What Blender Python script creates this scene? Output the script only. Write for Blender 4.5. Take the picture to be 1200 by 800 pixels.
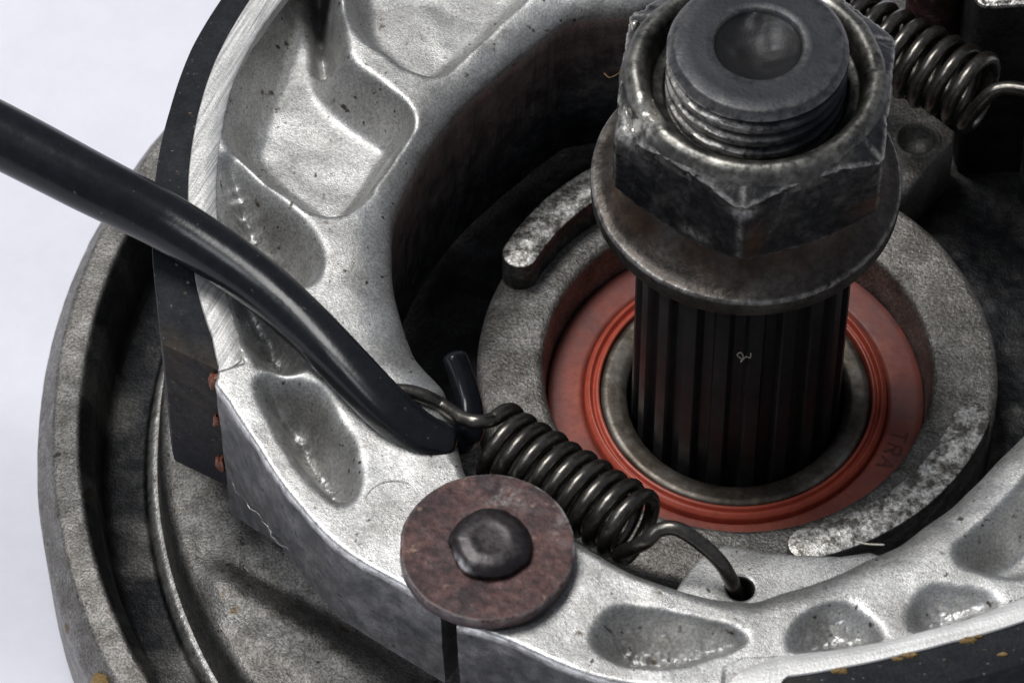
import bpy, math, random
import numpy as np
from math import sin, cos, pi, radians, degrees, atan2, hypot
from mathutils import Vector, Matrix

for o in list(bpy.data.objects): bpy.data.objects.remove(o, do_unlink=True)
random.seed(7); rng = np.random.default_rng(7)
SC = bpy.context.scene
COL = SC.collection

# ------------------------------------------------------------------ scale
# everything is authored in tenths of a millimetre (shaft axis = Z, oil seal face = z 0)
S = 1e-4

# ------------------------------------------------------------------ camera
ELEV = radians(55.0)
FPX = 5800.0
RX = np.array([1.0, 0, 0]); UP = np.array([0, sin(ELEV), cos(ELEV)]); FW = np.array([0, cos(ELEV), -sin(ELEV)])
CAMP = -262*RX + 62*UP - 5800*FW
cam_d = bpy.data.cameras.new('camera'); cam = bpy.data.objects.new('camera', cam_d); COL.objects.link(cam)
cam_d.sensor_width = 36.0; cam_d.lens = 36.0*FPX/1200.0
cam_d.clip_start = 0.01; cam_d.clip_end = 20
cam.matrix_world = Matrix(((RX[0], UP[0], -FW[0], CAMP[0]*S), (RX[1], UP[1], -FW[1], CAMP[1]*S),
                           (RX[2], UP[2], -FW[2], CAMP[2]*S), (0, 0, 0, 1)))
cam_d.dof.use_dof = True; cam_d.dof.focus_distance = 5560*S; cam_d.dof.aperture_fstop = 70.0
SC.camera = cam

# ------------------------------------------------------------------ world and lamps
w = bpy.data.worlds.new('World'); SC.world = w; w.use_nodes = True
w.node_tree.nodes['Background'].inputs[0].default_value = (0.80, 0.86, 1.0, 1)
w.node_tree.nodes['Background'].inputs[1].default_value = 0.18

def area_lamp(name, az, el, dist, size, power, col):
    l = bpy.data.lights.new(name, 'AREA'); l.shape = 'DISK'; l.size = size; l.energy = power; l.color = col
    o = bpy.data.objects.new(name, l); COL.objects.link(o)
    d = Vector((cos(radians(el))*cos(radians(az)), cos(radians(el))*sin(radians(az)), sin(radians(el))))
    tgt = Vector((-150*S, 0, 100*S))
    o.location = tgt + d*dist
    o.rotation_euler = (-d).to_track_quat('-Z', 'Y').to_euler()
    return o
area_lamp('key_lamp', 141, 68, 1.1, 0.5, 8.7, (1.0, 0.99, 0.975))
area_lamp('fill_lamp', 205, 60, 1.2, 0.35, 2.1, (0.93, 0.96, 1.0))  # fill lamp added to lift the lower-left floor and west-facing slopes

SC.view_settings.view_transform = 'Standard'; SC.view_settings.look = 'None'
SC.view_settings.exposure = 0.08; SC.view_settings.gamma = 1.0

# ------------------------------------------------------------------ helpers
def at(px, py, z):
    """point on the horizontal plane z seen at photograph pixel (px, py)"""
    r = RX*(px-600)/FPX + UP*(400-py)/FPX + FW
    return CAMP + r*((z-CAMP[2])/r[2])

def thing(name, label, cat, loc, group=None):
    o = bpy.data.objects.new(name, None); COL.objects.link(o)
    o.empty_display_size = 0.002
    o.location = Vector(loc)*S; o['label'] = label; o['category'] = cat
    if group: o['group'] = group
    return o

def mesh_obj(name, verts, faces, mat, parent=None, attrs=None, sharp=40, loc=None):
    v = np.asarray(verts, dtype=float)
    base = np.zeros(3)
    if parent is not None:
        p = parent
        while p is not None:
            base = base + np.array(p.location)/S; p = p.parent
    elif loc is not None: base = np.array(loc, float)
    me = bpy.data.meshes.new(name)
    me.from_pydata(((v-base)*S).tolist(), [], [tuple(int(i) for i in f) for f in faces])
    for k, a in (attrs or {}).items():
        at_ = me.attributes.new(k, 'FLOAT', 'POINT'); at_.data.foreach_set('value', np.asarray(a, dtype=np.float32))
    me.validate(); me.update()
    me.polygons.foreach_set('use_smooth', [True]*len(me.polygons))
    me.set_sharp_from_angle(angle=radians(sharp))
    me.materials.append(mat)
    o = bpy.data.objects.new(name, me); COL.objects.link(o)
    if parent is not None: o.parent = parent
    elif loc is not None: o.location = Vector(loc)*S
    return o

def tag(o, label, cat, group=None):
    o['label'] = label; o['category'] = cat
    if group: o['group'] = group
    return o

def grid_faces(n, m, wrap=False, off=0):
    F = []
    for i in range(n if wrap else n-1):
        a = off+i*m; b = off+((i+1) % n)*m
        for j in range(m-1): F.append((a+j, b+j, b+j+1, a+j+1))
    return F

def lathe(prof, seg=180, a0=0, a1=2*pi, c=(0, 0), rfun=None):
    """prof: list of (r, z) -> verts, faces; closed around when full circle"""
    full = abs(a1-a0-2*pi) < 1e-6
    n = seg if full else seg+1
    V = []
    for i in range(n):
        t = a0+(a1-a0)*i/seg
        for (r, z) in prof:
            rr = r if rfun is None else rfun(r, z, t)
            V.append((c[0]+rr*cos(t), c[1]+rr*sin(t), z))
    F = grid_faces(n, len(prof), full)
    F = [f for f in F]
    if not full:
        F.append(tuple(range(len(prof)-1, -1, -1))); F.append(tuple(range((n-1)*len(prof), n*len(prof))))
    return np.array(V), F

def rnd_prof(pts, rad, k=5):
    """round the inner corners of a poly profile; rad: float or list per corner"""
    pts = [np.array(p, float) for p in pts]; out = [pts[0]]
    for i in range(1, len(pts)-1):
        r = rad[i-1] if isinstance(rad, (list, tuple)) else rad
        p0, p1, p2 = pts[i-1], pts[i], pts[i+1]
        a = p0-p1; b = p2-p1; la = np.linalg.norm(a); lb = np.linalg.norm(b)
        d = min(r, la*.48, lb*.48)
        if d < 1e-6: out.append(p1); continue
        A = p1+a/la*d; B = p1+b/lb*d
        for q in range(k+1):
            t = q/k; out.append((1-t)**2*A+2*t*(1-t)*p1+t*t*B)
    out.append(pts[-1]); return [tuple(p) for p in out]

def catmull(P, n=12):
    P = np.asarray(P, float); P = np.vstack([2*P[0]-P[1], P, 2*P[-1]-P[-2]])
    out = []
    for i in range(1, len(P)-2):
        p0, p1, p2, p3 = P[i-1:i+3]
        for q in range(n):
            t = q/n
            out.append(.5*((2*p1)+(-p0+p2)*t+(2*p0-5*p1+4*p2-p3)*t*t+(-p0+3*p1-3*p2+p3)*t**3))
    out.append(P[-2]); return np.array(out)

def tube(path, rad, seg=14, sect=None, up0=None):
    """sweep; rad scalar/array; sect(k, ang)->(u, v) multipliers; rounded caps"""
    path = np.asarray(path, float); n = len(path)
    rad = np.full(n, rad) if np.isscalar(rad) else np.asarray(rad, float)
    T = np.gradient(path, axis=0); T /= np.linalg.norm(T, axis=1)[:, None]
    u = np.array(up0 if up0 is not None else (0, 0, 1.0)); 
    if abs(u@T[0]) > .95: u = np.array((1.0, 0, 0))
    V = []; 
    caps0 = [(.35, -.9), (.75, -.62), (.94, -.3)]
    rings = []
    for i in range(n):
        u = u-(u@T[i])*T[i]; u /= np.linalg.norm(u); v = np.cross(T[i], u)
        if i == 0:
            for (s, o) in caps0: rings.append((path[0]+T[0]*o*rad[0]*.6, u.copy(), v.copy(), rad[0]*s, 0))
        rings.append((path[i], u.copy(), v.copy(), rad[i], i))
        if i == n-1:
            for (s, o) in caps0[::-1]: rings.append((path[-1]-T[-1]*o*rad[-1]*.6, u.copy(), v.copy(), rad[-1]*s, n-1))
    for (p, a, b, r, i) in rings:
        for k in range(seg):
            t = 2*pi*k/seg; mu, mv = (cos(t), sin(t)) if sect is None else sect(i/(n-1), t)
            V.append(p+r*(mu*a+mv*b))
    m = len(rings); F = []
    for i in range(m-1):
        for k in range(seg):
            k2 = (k+1) % seg; F.append((i*seg+k, i*seg+k2, (i+1)*seg+k2, (i+1)*seg+k))
    F.append(tuple(range(seg-1, -1, -1))); F.append(tuple(range((m-1)*seg, m*seg)))
    return np.array(V), F

def prism(poly, z0, z1, bev=3.0):
    """extruded outline (ccw) with a bevelled top edge"""
    P = np.asarray(poly, float)[:, :2]; n = len(P)
    if sum(P[i][0]*P[(i+1) % n][1]-P[(i+1) % n][0]*P[i][1] for i in range(n)) < 0: P = P[::-1]
    d = np.roll(P, -1, 0)-np.roll(P, 1, 0); d /= np.linalg.norm(d, axis=1)[:, None]
    nin = np.stack([-d[:, 1], d[:, 0]], 1)
    V = []
    for (o, z) in ((0, z0), (0, z1-bev), (bev*.3, z1-bev*.3), (bev, z1)):
        for p, q in zip(P, nin): V.append((p[0]+q[0]*o, p[1]+q[1]*o, z))
    F = []
    for l in range(3):
        for i in range(n):
            j = (i+1) % n; F.append((l*n+i, l*n+j, (l+1)*n+j, (l+1)*n+i))
    F.append(tuple(range(3*n, 4*n))); F.append(tuple(range(n-1, -1, -1)))
    return np.array(V), F

def merge(*parts):
    V = []; F = []; o = 0
    for v, f in parts:
        V.append(np.asarray(v)); F += [tuple(i+o for i in q) for q in f]; o += len(v)
    return np.vstack(V), F

_tab = rng.random((256, 256))
def vnoise(x, y):
    x = np.asarray(x, float); y = np.asarray(y, float)
    xi = np.floor(x).astype(int); yi = np.floor(y).astype(int); fx = x-xi; fy = y-yi
    fx = fx*fx*(3-2*fx); fy = fy*fy*(3-2*fy)
    g = lambda a, b: _tab[a % 256, b % 256]
    return (g(xi, yi)*(1-fx)+g(xi+1, yi)*fx)*(1-fy)+(g(xi, yi+1)*(1-fx)+g(xi+1, yi+1)*fx)*fy-.5
def fbm(x, y, oct=4):
    s = 0; a = 1.0
    for k in range(oct): s = s+a*vnoise(x*2**k+17.3*k, y*2**k+9.1*k); a *= .5
    return s
def sstep(t): t = np.clip(t, 0, 1); return t*t*(3-2*t)

def sdf_poly(x, y, poly):
    """positive inside"""
    P = np.asarray(poly, float)[:, :2]; n = len(P)
    d2 = np.full(x.shape, 1e18); ins = np.zeros(x.shape, bool)
    for i in range(n):
        a = P[i]; b = P[(i+1) % n]; e = b-a
        wx = x-a[0]; wy = y-a[1]
        t = np.clip((wx*e[0]+wy*e[1])/(e@e), 0, 1)
        d2 = np.minimum(d2, (wx-e[0]*t)**2+(wy-e[1]*t)**2)
        c = ((a[1] > y) != (b[1] > y)) & (x < (b[0]-a[0])*(y-a[1])/((b[1]-a[1]) or 1e-9)+a[0])
        ins ^= c
    return np.where(ins, 1, -1)*np.sqrt(d2)

def smooth_loop(P, n=6):
    P = np.asarray(P, float); k = len(P); out = []
    for i in range(k):
        p0, p1, p2, p3 = P[i-1], P[i], P[(i+1) % k], P[(i+2) % k]
        for q in range(n):
            t = q/n; out.append(((1-t)**3*p0+(3*t**3-6*t*t+4)*p1+(-3*t**3+3*t*t+3*t+1)*p2+t**3*p3)/6)
    return np.array(out)
def blur(A, ku, kv):
    for ax, k in ((0, ku), (1, kv)):
        w_ = np.hanning(2*k+3)[1:-1]; w_ /= w_.sum()
        pad = [(0, 0), (0, 0)]; pad[ax] = (k, k); B = np.pad(A, pad, 'edge'); out = np.zeros_like(A)
        for i, q in enumerate(w_): out += q*(B[i:i+A.shape[0]] if ax == 0 else B[:, i:i+A.shape[1]])
        A = out
    return A
def plate_with_hole(poly, c, rad, z0, z1, bev=3.0):
    """prism with a round through hole"""
    from mathutils.geometry import tessellate_polygon
    V, F = prism(poly, z0, z1, bev); V = [tuple(v) for v in V]
    n = (len(V))//4; F = F[:-2]
    m_ = 36; b0 = len(V)
    for (rr, z) in ((rad+3, z1), (rad+.8, z1-1.0), (rad, z1-4), (rad, z0)):
        for k in range(m_): t = 2*pi*k/m_; V.append((c[0]+rr*cos(t), c[1]+rr*sin(t), z))
    for l in range(3):
        for k in range(m_): k2 = (k+1) % m_; F.append((b0+l*m_+k, b0+l*m_+k2, b0+(l+1)*m_+k2, b0+(l+1)*m_+k)[::-1])
    for lo, ho, flip in ((3*n, b0, 0), (0, b0+3*m_, 1)):
        ids = list(range(lo, lo+n))+list(range(ho, ho+m_))
        tr = tessellate_polygon([[Vector(V[i]) for i in ids[:n]], [Vector(V[i]) for i in ids[n:]]])
        for t in tr:
            q = [ids[i] for i in t]; a, b, d = [np.array(V[i]) for i in q]
            up = np.cross(b-a, d-a)[2] > 0
            F.append(tuple(q) if up != bool(flip) else tuple(q[::-1]))
    return np.array(V), F

# ------------------------------------------------------------------ materials
def make_mat(name, cols, big=.012, grain=.25, grain_amt=.35, rough=(.4, .6), metal=1.0, bumps=((.3, .8, 3),), specks=None,
             wear_glint=None, stain_shade=None, grime_shade=None, streak=None, spec=.5, coat=0.0):
    """cols: list of (pos, rgb) over broad noise; bumps: (scale, height in 0.1 mm, detail); specks: (scale, threshold, rgb);
    wear: (rgb, rough) mixed by the 'wear' attribute; stain: (rgb, strength) mixed by the 'stain' attribute"""
    m = bpy.data.materials.new(name); m.use_nodes = True
    nt = m.node_tree; N = nt.nodes; L = nt.links
    b = N['Principled BSDF']
    tc = N.new('ShaderNodeTexCoord')
    sc = N.new('ShaderNodeVectorMath'); sc.operation = 'SCALE'; sc.inputs['Scale'].default_value = 1/S
    L.new(tc.outputs['Object'], sc.inputs[0]); co = sc.outputs[0]
    def noise(scale, detail=3, rough_=.55, vec=None, dist=0):
        n = N.new('ShaderNodeTexNoise'); n.inputs['Scale'].default_value = scale; n.inputs['Detail'].default_value = detail
        n.inputs['Roughness'].default_value = rough_; n.inputs['Distortion'].default_value = dist
        L.new(vec or co, n.inputs['Vector']); return n.outputs['Fac']
    def ramp(f, stops):
        r = N.new('ShaderNodeValToRGB'); L.new(f, r.inputs[0]); el = r.color_ramp.elements
        while len(el) < len(stops): el.new(.5)
        for e, (p, c) in zip(el, stops): e.position = p; e.color = (*c, 1) if len(c) == 3 else c
        return r.outputs[0]
    def mix(f, a, b_, mode='MIX'):
        x = N.new('ShaderNodeMix'); x.data_type = 'RGBA'; x.blend_type = mode
        if isinstance(f, float): x.inputs[0].default_value = f
        else: L.new(f, x.inputs[0])
        for s, v in ((6, a), (7, b_)):
            if isinstance(v, tuple): x.inputs[s].default_value = (*v, 1)
            else: L.new(v, x.inputs[s])
        return x.outputs[2]
    def mapr(f, lo, hi, a=.3, z=.7):
        r = N.new('ShaderNodeMapRange'); L.new(f, r.inputs[0])
        for i, v in enumerate((a, z, lo, hi)): r.inputs[i+1].default_value = v
        return r.outputs[0]
    c = ramp(noise(big, 5, .6), cols)
    g = noise(grain, 4, .7)
    if grain_amt:
        gc = ramp(g, [(.4, (1-grain_amt,)*3), (.6, (1, 1, 1))])
        c = mix(1.0, c, gc, 'MULTIPLY')
    sv = None
    if streak:
        ang, sx, sy, amt, sbd = streak
        mr = N.new('ShaderNodeMapping'); mr.inputs['Rotation'].default_value = (0, 0, radians(-ang)); L.new(co, mr.inputs[0])
        mp = N.new('ShaderNodeMapping'); mp.inputs['Scale'].default_value = (sx, sy, .02)
        L.new(mr.outputs[0], mp.inputs[0]); sv = noise(1.0, 4, .65, mp.outputs[0])
        c = mix(1.0, c, ramp(sv, [(.38, (1-amt,)*3), (.6, (1, 1, 1))]), 'MULTIPLY')
    rgh = mapr(noise(big*3, 4), rough[0], rough[1])
    if specks:
        for (s_, th, rgb) in specks:
            f = mapr(noise(s_, 2, .5), 0, 1, th, th+.06); c = mix(f, c, rgb)
    if stain_shade:
        at_ = N.new('ShaderNodeAttribute'); at_.attribute_name = 'stain_shade'
        f = N.new('ShaderNodeMath'); f.operation = 'MULTIPLY'; L.new(at_.outputs['Fac'], f.inputs[0])
        L.new(mapr(noise(.05, 5, .7), stain_shade[2] if len(stain_shade) > 2 else .5, stain_shade[1], .38, .6), f.inputs[1]); c = mix(f.outputs[0], c, stain_shade[0])
    if grime_shade:
        at_ = N.new('ShaderNodeAttribute'); at_.attribute_name = 'grime_shade'
        f = N.new('ShaderNodeMath'); f.operation = 'MULTIPLY'; f.use_clamp = True; L.new(at_.outputs['Fac'], f.inputs[0])
        L.new(mapr(noise(.04, 5, .7), .8, 1.05, .38, .6), f.inputs[1]); c = mix(f.outputs[0], c, grime_shade)
    if wear_glint:
        at_ = N.new('ShaderNodeAttribute'); at_.attribute_name = 'wear_glint'
        f = N.new('ShaderNodeMath'); f.operation = 'MULTIPLY'; f.use_clamp = True; L.new(at_.outputs['Fac'], f.inputs[0])
        L.new(mapr(noise(.09, 5, .7), .0, 1.3, .36, .62), f.inputs[1]); c = mix(f.outputs[0], c, wear_glint[0])
        x = N.new('ShaderNodeMix'); L.new(f.outputs[0], x.inputs[0]); L.new(rgh, x.inputs[2]); x.inputs[3].default_value = wear_glint[1]; rgh = x.outputs[0]
    L.new(c, b.inputs['Base Color']); L.new(rgh, b.inputs['Roughness'])
    b.inputs['Metallic'].default_value = metal; b.inputs['Specular IOR Level'].default_value = spec
    b.inputs['Coat Weight'].default_value = coat
    prev = None
    for (s_, h, dt) in bumps:
        bm = N.new('ShaderNodeBump'); bm.inputs['Strength'].default_value = 1.0; bm.inputs['Distance'].default_value = h*S
        L.new(noise(s_, dt, .6), bm.inputs['Height'])
        if prev: L.new(prev, bm.inputs['Normal'])
        prev = bm.outputs[0]
    if sv is not None:
        bm = N.new('ShaderNodeBump'); bm.inputs['Strength'].default_value = 1.0; bm.inputs['Distance'].default_value = sbd*S
        L.new(sv, bm.inputs['Height']); L.new(prev, bm.inputs['Normal']) if prev else None; prev = bm.outputs[0]
    if prev: L.new(prev, b.inputs['Normal'])
    return m

M_PAPER = make_mat('white_paper', [(.3, (.86, .86, .94)), (.7, (.90, .89, .97))], big=.004, grain=.02, grain_amt=.03, rough=(.8, .9), metal=0, bumps=((.05, .5, 3),))
M_ALU = make_mat('cast_aluminium', [(.36, (.42, .412, .395)), (.5, (.55, .545, .53)), (.64, (.64, .637, .628))], big=.014, grain=.3, grain_amt=.36,
                 rough=(.36, .53), metal=.8, bumps=((.1, .08, 3), (.5, .4, 3)), specks=((.085, .675, (.09, .075, .06)), (.04, .70, (.12, .10, .08)), (.2, .70, (.07, .06, .05))),
                 wear_glint=((.92, .91, .89), .3), stain_shade=((.050, .049, .046), .92), grime_shade=(.028, .033, .042))
M_MACH = make_mat('machined_aluminium', [(.3, (.78, .77, .75)), (.7, (.88, .87, .85))], grain=.3, grain_amt=.1, rough=(.36, .48), metal=.6,
                  bumps=((.3, .3, 2),), streak=(64, .012, .30, .40, 1.1))
M_MACH2 = make_mat('lathe_turned_aluminium', [(.3, (.86, .85, .83)), (.7, (.93, .92, .90))], grain=.3, grain_amt=.08, rough=(.36, .46), metal=.5,
                  bumps=((.3, .3, 2),), streak=(14, .006, .2, .22, .35))
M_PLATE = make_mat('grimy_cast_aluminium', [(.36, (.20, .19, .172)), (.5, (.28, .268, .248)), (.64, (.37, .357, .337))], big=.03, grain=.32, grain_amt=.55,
                   rough=(.4, .6), metal=.75, bumps=((.05, .6, 3), (.32, 1.2, 3)), specks=((.07, .68, (.06, .055, .05)), (.03, .665, (.15, .105, .055))), stain_shade=((.008, .009, .011), 1.0, .9), wear_glint=((.7, .69, .67), .35))
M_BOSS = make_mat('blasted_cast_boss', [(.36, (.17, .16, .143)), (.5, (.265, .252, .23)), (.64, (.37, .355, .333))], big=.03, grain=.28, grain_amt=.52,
                  rough=(.42, .6), metal=.7, bumps=((.26, 2.0, 3),), specks=((.06, .71, (.10, .09, .075)),), stain_shade=((.02, .02, .021), .97, .8))
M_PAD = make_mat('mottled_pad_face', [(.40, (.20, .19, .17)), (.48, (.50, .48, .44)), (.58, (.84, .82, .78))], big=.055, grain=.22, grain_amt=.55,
                 rough=(.34, .55), metal=.75, bumps=((.2, .8, 4),), stain_shade=((.035, .033, .03), .95, .8))
M_LINING = make_mat('brake_lining', [(.3, (.011, .012, .016)), (.7, (.022, .024, .030))], big=.02, grain=.2, grain_amt=.4, rough=(.6, .8), metal=0, spec=.25,
                    bumps=((.2, 1.0, 4),), specks=((.16, .70, (.18, .18, .18)), (.1, .70, (.13, .09, .05))), stain_shade=((.075, .055, .030), .5, .15))
M_BLACK = make_mat('blackened_steel', [(.36, (.020, .021, .023)), (.52, (.040, .041, .044)), (.66, (.075, .072, .067))], big=.02, grain=.12, grain_amt=.4,
                   rough=(.3, .5), metal=.55, bumps=((.035, 2.2, 4), (.2, .5, 3)), wear_glint=((.62, .60, .56), .28), stain_shade=((.15, .062, .022), .95))
M_FLANGE = make_mat('brown_worn_steel', [(.36, (.045, .038, .033)), (.52, (.085, .07, .06)), (.66, (.13, .115, .10))], big=.02, grain=.12, grain_amt=.4,
                    rough=(.32, .5), metal=.7, bumps=((.05, .9, 4), (.25, .4, 3)), wear_glint=((.46, .44, .42), .3), stain_shade=((.09, .045, .02), .8))
M_COLLAR = make_mat('scuffed_collar_steel', [(.36, (.04, .04, .039)), (.52, (.095, .092, .082)), (.66, (.19, .182, .16))], big=.03, grain=.12, grain_amt=.35,
                    rough=(.32, .46), metal=.75, bumps=((.018, 2.0, 3), (.15, .35, 3)), wear_glint=((.66, .64, .58), .24))
M_TIP = make_mat('blued_shaft_end', [(.36, (.024, .026, .031)), (.64, (.036, .038, .045))], big=.02, grain=.2, grain_amt=.1, rough=(.42, .55), metal=.45,
                 bumps=((.2, .35, 3),), wear_glint=((.42, .40, .37), .28), stain_shade=((.016, .015, .014), .95, .5))
M_SPLINE = make_mat('oiled_spline_steel', [(.3, (.020, .0207, .0225)), (.7, (.032, .033, .035))], big=.02, grain=.1, grain_amt=.3, rough=(.32, .42), metal=0.0, spec=.26, bumps=((.06, .5, 3),))
M_RUST = make_mat('brown_oxidised_washer', [(.38, (.036, .019, .021)), (.5, (.066, .030, .030)), (.62, (.105, .050, .044))], big=.03, grain=.12, grain_amt=.4,
                  rough=(.42, .6), metal=.35, bumps=((.04, .7, 4), (.2, .35, 3)), specks=((.07, .665, (.17, .105, .075)),), wear_glint=((.6, .57, .56), .3))
M_PIN = make_mat('dark_pin_steel', [(.3, (.024, .021, .023)), (.7, (.06, .05, .052))], big=.05, grain=.15, grain_amt=.3, rough=(.3, .45), metal=.5, bumps=((.06, .5, 4),), wear_glint=((.7, .68, .68), .2))
M_SPRING = make_mat('oil_tempered_spring_wire', [(.36, (.105, .097, .087)), (.64, (.19, .177, .158))], big=.03, grain=.15, grain_amt=.3, rough=(.24, .34), metal=.9, bumps=((.12, .25, 3),))
M_SEAL = make_mat('red_seal_rubber', [(.36, (.27, .066, .046)), (.64, (.36, .092, .062))], big=.02, grain=.1, grain_amt=.22, rough=(.45, .6), metal=0, bumps=((.1, .5, 3),),
                  specks=((.045, .70, (.16, .05, .05)),), stain_shade=((.12, .055, .055), .85, .2))
M_LIP = make_mat('bright_red_lip', [(.3, (.40, .070, .040)), (.7, (.47, .090, .052))], big=.03, grain=.1, grain_amt=.15, rough=(.32, .45), metal=0, bumps=((.1, .3, 3),))
M_PRINT = make_mat('impressed_lettering', [(.3, (.13, .038, .034)), (.7, (.18, .05, .042))], rough=(.5, .7), metal=0)
M_SLEEVE = make_mat('ground_sleeve_steel', [(.36, (.085, .070, .055)), (.5, (.145, .124, .102)), (.64, (.21, .19, .17))], big=.03, grain=.1, grain_amt=.3, rough=(.38, .5), metal=.7,
                    bumps=((.08, .5, 3),), specks=((.05, .7, (.17, .13, .08)),))
M_TOOL = make_mat('black_tool_coating', [(.3, (.008, .009, .012)), (.7, (.014, .015, .019))], big=.01, grain=.08, grain_amt=.2, rough=(.2, .28), metal=0, spec=.32,
                  bumps=((.02, .5, 3), (.15, .15, 3)), specks=((.12, .71, (.10, .10, .105)),))
M_GLUE = make_mat('orange_adhesive', [(.3, (.14, .035, .012)), (.7, (.26, .075, .028))], big=.1, rough=(.3, .5), metal=0, bumps=((.15, 2, 3),))
M_CAM = make_mat('dark_forged_steel', [(.36, (.018, .018, .019)), (.64, (.045, .045, .045))], big=.03, grain=.2, grain_amt=.5, rough=(.4, .55), metal=.6, bumps=((.2, 1.2, 3),), wear_glint=((.72, .70, .66), .35))
M_DIRT = make_mat('ochre_grease', [(.3, (.20, .12, .035)), (.7, (.34, .22, .08))], big=.06, rough=(.5, .7), metal=0, bumps=((.12, 3, 4),))
M_FIBRE = make_mat('pale_fibre', [(.3, (.55, .52, .42)), (.7, (.7, .68, .6))], rough=(.5, .7), metal=0, bumps=())

# ------------------------------------------------------------------ the paper everything lies on
n = 24
xs = np.linspace(-9000, 9000, n); V = [(x, y, -262) for x in xs for y in xs]
o = mesh_obj('paper_sheet', V, grid_faces(n, n), M_PAPER); o['kind'] = 'structure'
o['label'] = 'plain white paper sheet under the brake assembly'

# ------------------------------------------------------------------ brake backing plate
plate = thing('brake_backing_plate', 'round grimy cast aluminium backing plate with raised rim and drum groove', 'backing plate', (0, 0, -260))
# rim and drum groove
prof = rnd_prof([(700, -258), (792, -258), (822, -215), (824, -75), (802, -34), (770, -30), (755, -52), (748, -128), (700, -132), (690, -110), (681, -108)],
                [10, 14, 9, 5, 6, 8, 10, 6, 4], 5)
V, F = lathe(prof, 720)
r = np.hypot(V[:, 0], V[:, 1]); th = np.degrees(np.arctan2(V[:, 1], V[:, 0])) % 360
nz = fbm(V[:, 0]*.02, V[:, 1]*.02); nz2 = fbm(V[:, 0]*.11, V[:, 1]*.11)
top = sstep((V[:, 2]+150)/60)
V[:, 2] += top*(nz*2+nz2*.5); k = 1+(nz*1.0+nz2*.3)/r*(r > 735); V[:, 0] *= k; V[:, 1] *= k
stain_shade = sstep((778-r)/10)*sstep((r-691)/6)*np.clip(1.0+1.0*fbm(V[:, 0]*.02, V[:, 1]*.02), .55, 1)  # groove dirt, with rim shade painted up the inner wall
wear_glint = np.exp(-((r-689)/4)**2)*.8*(V[:, 2] > -122)  # brighter line along the inner ledge
mesh_obj('outer_rim', V, F, M_PLATE, plate, {'stain_shade': stain_shade, 'wear_glint': wear_glint}, 60)
# floor: outward step at r 676 up to the floor, then in under the shoes to the boss
ts = np.linspace(0, 2*pi, 720, endpoint=False)
rs = np.concatenate([[684, 681, 679, 676, 671, 664], np.linspace(655, 296, 110)])
zs = np.concatenate([[-110, -92, -60, -40, -31, -28], np.full(110, -28.)])
R2, T2 = np.meshgrid(rs, ts); Z2 = np.tile(zs, (len(ts), 1))
X2 = R2*np.cos(T2); Y2 = R2*np.sin(T2)
inn = sstep((668-R2)/14)
def ridge(p, q, wd, h):
    a = at(*p, -25)[:2]; b = at(*q, -25)[:2]; e = b-a; t = np.clip(((X2-a[0])*e[0]+(Y2-a[1])*e[1])/(e@e), 0, 1)
    return h*np.exp(-((X2-a[0]-e[0]*t)**2+(Y2-a[1]-e[1]*t)**2)/wd**2)
Z2 = Z2+inn*(fbm(X2*.012, Y2*.012)*5+fbm(X2*.06, Y2*.06)*2.2+ridge((262, 690), (470, 815), 28, 15)+ridge((290, 665), (440, 745), 16, -8)
             + ridge((330, 640), (520, 740), 22, 10)+ridge((250, 560), (300, 640), 30, 8))
V = np.stack([X2, Y2, Z2], -1).reshape(-1, 3)
st = (sstep((430-R2)/50)*.85+sstep((600-R2)/60)*np.exp(-((np.degrees(T2)-38)/26)**2)*.9+np.clip(fbm(X2*.01, Y2*.01)*.9-.1, 0, .6)+(R2 > 675)*.6).ravel()  # random dirt, plus shade painted in the trench, upper right and outer step
mesh_obj('floor', V, grid_faces(len(ts), len(rs), True), M_PLATE, plate, {'stain_shade': np.clip(st, 0, 1), 'wear_glint': np.zeros(len(V))}, 60)
# central boss round the oil seal
prof = rnd_prof([(304, -45), (303, 20), (303, 60), (226, 60), (221, -20), (150, -24)], [2, 12, 11, 3], 6)
V, F = lathe(prof, 360)
V[:, 2] += (V[:, 2] > 30)*fbm(V[:, 0]*.03, V[:, 1]*.03)*3
mesh_obj('centre_boss', V, F, M_BOSS, plate, {'stain_shade': (V[:, 2] < 30)*(np.hypot(V[:, 0], V[:, 1]) > 290)*1.0}, 60)  # outer side coloured dark to paint the shade of the deep gap
# two curved raised pads on the boss, shade painted into their side colour
def arc_pad(a0, a1, r0, r1, z0, z1):
    rm = (r0+r1)/2; hw = (r1-r0)/2; P = []
    for a in np.linspace(a0, a1, 40): P.append((r1*cos(radians(a)), r1*sin(radians(a))))
    c = np.array((rm*cos(radians(a1)), rm*sin(radians(a1))))
    for q in np.linspace(0, 180, 12)[1:-1]: t = radians(a1+q); P.append((c[0]+hw*cos(t), c[1]+hw*sin(t)))
    for a in np.linspace(a1, a0, 40): P.append((r0*cos(radians(a)), r0*sin(radians(a))))
    c = np.array((rm*cos(radians(a0)), rm*sin(radians(a0))))
    for q in np.linspace(180, 360, 12)[1:-1]: t = radians(a0+q); P.append((c[0]+hw*cos(t), c[1]+hw*sin(t)))
    return prism(P, z0, z1, 3)
V, F = arc_pad(100, 153, 262, 304.5, -40, 106); mesh_obj('raised_pad', V, F, M_PAD, plate, {'stain_shade': (V[:, 2] < 103.5)*1.0})
V, F = arc_pad(284, 338.5, 262, 304.5, -40, 106); mesh_obj('raised_pad', V, F, M_PAD, plate, {'stain_shade': (V[:, 2] < 103.5)*1.0})
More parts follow.
